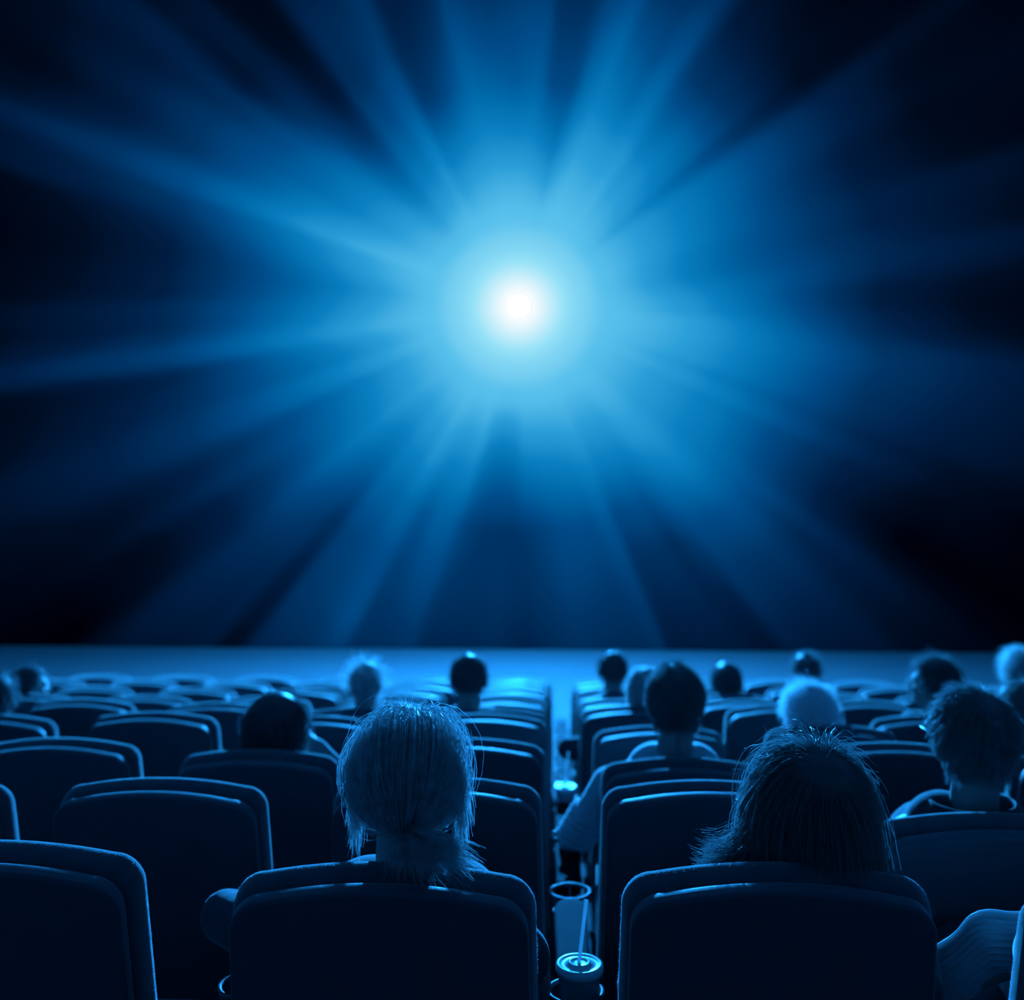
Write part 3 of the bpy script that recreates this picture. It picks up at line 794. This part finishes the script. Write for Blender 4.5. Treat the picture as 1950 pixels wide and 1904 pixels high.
# the man with the striped sleeve
T,HM,neck=person('man with short cropped hair, elbow in a creased sleeve resting at the central gap',3,0,1285,1264,style='none',hy=.22,vox=.008,topmat='knit',top='sweater',
    elbows=(lerp_hand(3,0,1092,1600,.34,.03),None),hands=((-.22,.62,.63),None),sh=.205,hs=1.04,seatdx=.03)
hair(T,HM,M['grey'],[groom(roots(5500,-.9),6,.035,.006,grav=.12,noise=.12,out_=.12,clump=60),groom(roots(150,.2),6,.03,.016,grav=.02,noise=.5)],.0006,.0003,hcap=.005,low=-.88)
e=Vector(lerp_hand(3,0,1092,1600,.34,.03)); S=neck+Vector((-.205,.03,-.10))
for k in range(5):
    t_=.50+.11*k; c_=S.lerp(e,t_); ax=(e-S).normalized(); R_=.0690-.012*t_
    q=ax.to_track_quat('Z','Y').to_matrix().to_4x4(); mb=MB(); mb.torus((0,0,0),R_,.011,28,8)
    o=mb.build('sleeve_fold',M['knit'],T); o.matrix_local=Matrix.Translation(c_)@q@Matrix.Rotation(.25,4,'X')

G='people in the audience'
person('person with round dark hair turned slightly right, in the third row left',3,-2,528,1320,yaw=-25,style='bob',hairmat='dark',topmat='shirt',hairkw=dict(len=.13,lift=.014),hy=.22,sh=.17,elbows=(None,lerp_hand(3,-2,662,1500,.30)),hands=(None,lerp_hand(3,-2,602,1425,.34)))
person('person with pale white hair, head only above the chair, in the fourth row',4,1,1540,1302,style='short',hairmat='white',hairkw=dict(n=4000,lift=.016,len=.05),seatdx=.045,hs=1.03,topmat='shirt')
person('head cut off by the left edge of the picture, dark hair, fourth row',4,-4,-14,1278,style='short',hairmat='dark',topmat='jacket',hs=1.02)
person('head with a bright parting half hidden behind the man in the collared jacket',4,2,1938,1297,style='short',hairmat='brown',topmat='jacket',seatdx=.06,hs=.98)
person('pale-haired person partly behind the man with the creased sleeve, arm in the gap',5,0,1232,1272,yaw=15,style='bob',hairmat='blond',topmat='jacket',hairkw=dict(len=.10,lift=.012),elbows=(lerp_hand(5,0,1082,1425,.30),None),sh=.2)
person('dark-haired man with a cropped oval head, left of the central gap',5,-1,893,1245,style='short',hairmat='dark',topmat='jacket',hs=1.0,hairkw=dict(lift=.008,len=.03),elbows=None or (None,None))
person('person with a wide halo of light fluffy hair, left of the cropped man',5,-2,697,1263,style='fluffy',hairmat='blond',topmat='jacket',hs=.86,hairkw=dict(lift=.038,len=.08,n=700))
person('person in profile facing left with dark hair, glasses and a lit crown',5,2,1776,1253,yaw=50,style='fluffy',hairmat='dark',topmat='jacket',hairkw=dict(lift=.014,n=2500,len=.06),glasses=True,seatdx=.03)
person('small dark head in profile near the left edge, sixth row',6,-5,57,1268,yaw=-50,style='short',hairmat='dark',topmat='shirt',hs=.98)
person('person with a tall oval dark head just right of the central gap, seventh row',7,0,1167,1240,style='short',hairmat='dark',topmat='jacket',hs=1.02)
person('person sitting low with a wide dark head, right of the cropped sleeve man',7,1,1383,1262,style='bob',hairmat='dark',topmat='jacket',hairkw=dict(n=1500,len=.1,lift=.012),seatdx=.02,hy=.24)
person('small peaked dark head directly above the white-haired person',8,2,1534,1244,style='fluffy',hairmat='dark',topmat='jacket',hairkw=dict(n=1500,lift=.016,len=.06),seatdx=.02)
person('head with fair hair at the upper right edge of the audience',7,4,1936,1238,yaw=-20,style='fluffy',hairmat='blond',topmat='jacket',hairkw=dict(n=1500,lift=.018,len=.06),seatdx=-.05)

# the neighbour whose ribbed sleeve shows at the lower right
eL=lerp_hand(1,1,2000,1800,.36); mL_=lerp_hand(1,1,1888,1792,.41); wL=lerp_hand(1,1,1745,1908,.47)
T,HM,neck=person('person beyond the right edge with a ribbed knit sleeve resting on the armrest',1,1,2225,1400,style='short',hairmat='brown',topmat='knit',top='sweater',noarm=0,vox=.009,elbows=(eL,None),hands=(wL,None))
def ribbed(pts,rs,ribs=28,amp=.0048,seg=40):
    pts=[Vector(p) for p in pts]; P=[];Rr=[]
    for s_ in range(seg+1):
        u=s_/seg*(len(pts)-1); k=min(int(u),len(pts)-2); f_=u-k
        f2=f_*f_*(3-2*f_)*.4+f_*.6
        P.append(pts[k].lerp(pts[k+1],f2)); Rr.append(rs[k]+(rs[k+1]-rs[k])*f2+.0025*math.sin(u*7))
    for _ in range(3): P=[P[0]]+[(P[q-1]+P[q]*2+P[q+1])/4 for q in range(1,len(P)-1)]+[P[-1]]
    v=[];f=[];m=ribs*6; up=Vector((0,0,1))
    for q,p in enumerate(P):
        t_=(P[min(q+1,seg)]-P[max(q-1,0)]).normalized(); a=(up-t_*up.dot(t_)).normalized(); bb=t_.cross(a)
        for k in range(m):
            an=2*math.pi*k/m; r_=Rr[q]+amp*math.cos(an*ribs)
            v.append(p+(a*math.cos(an)+bb*math.sin(an))*r_)
    for q in range(seg):
        for k in range(m): f.append((q*m+k,q*m+(k+1)%m,(q+1)*m+(k+1)%m,(q+1)*m+k))
    return v,f
S=neck+Vector((-.185,.03,-.092))
v,f=ribbed([Vector(eL)+Vector((.03,0,0)),eL,mL_,Vector(mL_)*.5+Vector(wL)*.5,wL],[.058,.056,.050,.046,.043],seg=60)
mesh_obj('ribbed_sleeve',v,f,M['knit'],T)

# fuzz on the nearest chairs
def fuzz(n,i,N=5000):
    t=SEATS[(n,i)]; o=[c for c in t.children if c.name.startswith('back_cushion')][0]
    P=outline(.25,.42+.58/math.cos(RECL)-.017,.36,crown=.020,rc=.052,taper=.012); P=np.array(P[:-6])
    seg=np.linalg.norm(np.diff(P,axis=0),axis=1); cs=np.concatenate([[0],np.cumsum(seg)])
    u=rng.random(N)*cs[-1]; x=np.interp(u,cs,P[:,0]); z=np.interp(u,cs,P[:,1])
    e=.5*seg.mean(); x2=np.interp(u+.004,cs,P[:,0]); z2=np.interp(u+.004,cs,P[:,1]); x1=np.interp(u-.004,cs,P[:,0]); z1=np.interp(u-.004,cs,P[:,1])
    nn=nrm(np.stack([z2-z1,0*u,-(x2-x1)],1)); y=.091+rng.normal(size=N)*.004
    p0=np.array(lean(list(zip(x,y,z)))); 
    L=(.0012+.0035*rng.random(N)**5)[:,None]; dirn=nrm(nn+rng.normal(size=(N,3))*.55)
    inset=np.abs(y-.091)[:,None]*.2
    p0=p0-nn*(.0004+inset)
    k=np.linspace(0,1,4)[None,:,None]
    PP=p0[:,None]+dirn[:,None]*L[:,None]*k+rng.normal(size=(N,1,3))*.0006*k**2
    V,Q=strand_mesh(PP,.00022,.00008)
    q=np_mesh('fuzz',V,Q,M['fuzz'],t); q['kind']='stuff'
    q.rotation_euler=o.rotation_euler; q.location=o.location
for i in (-2,-1,0,1): fuzz(1,i)
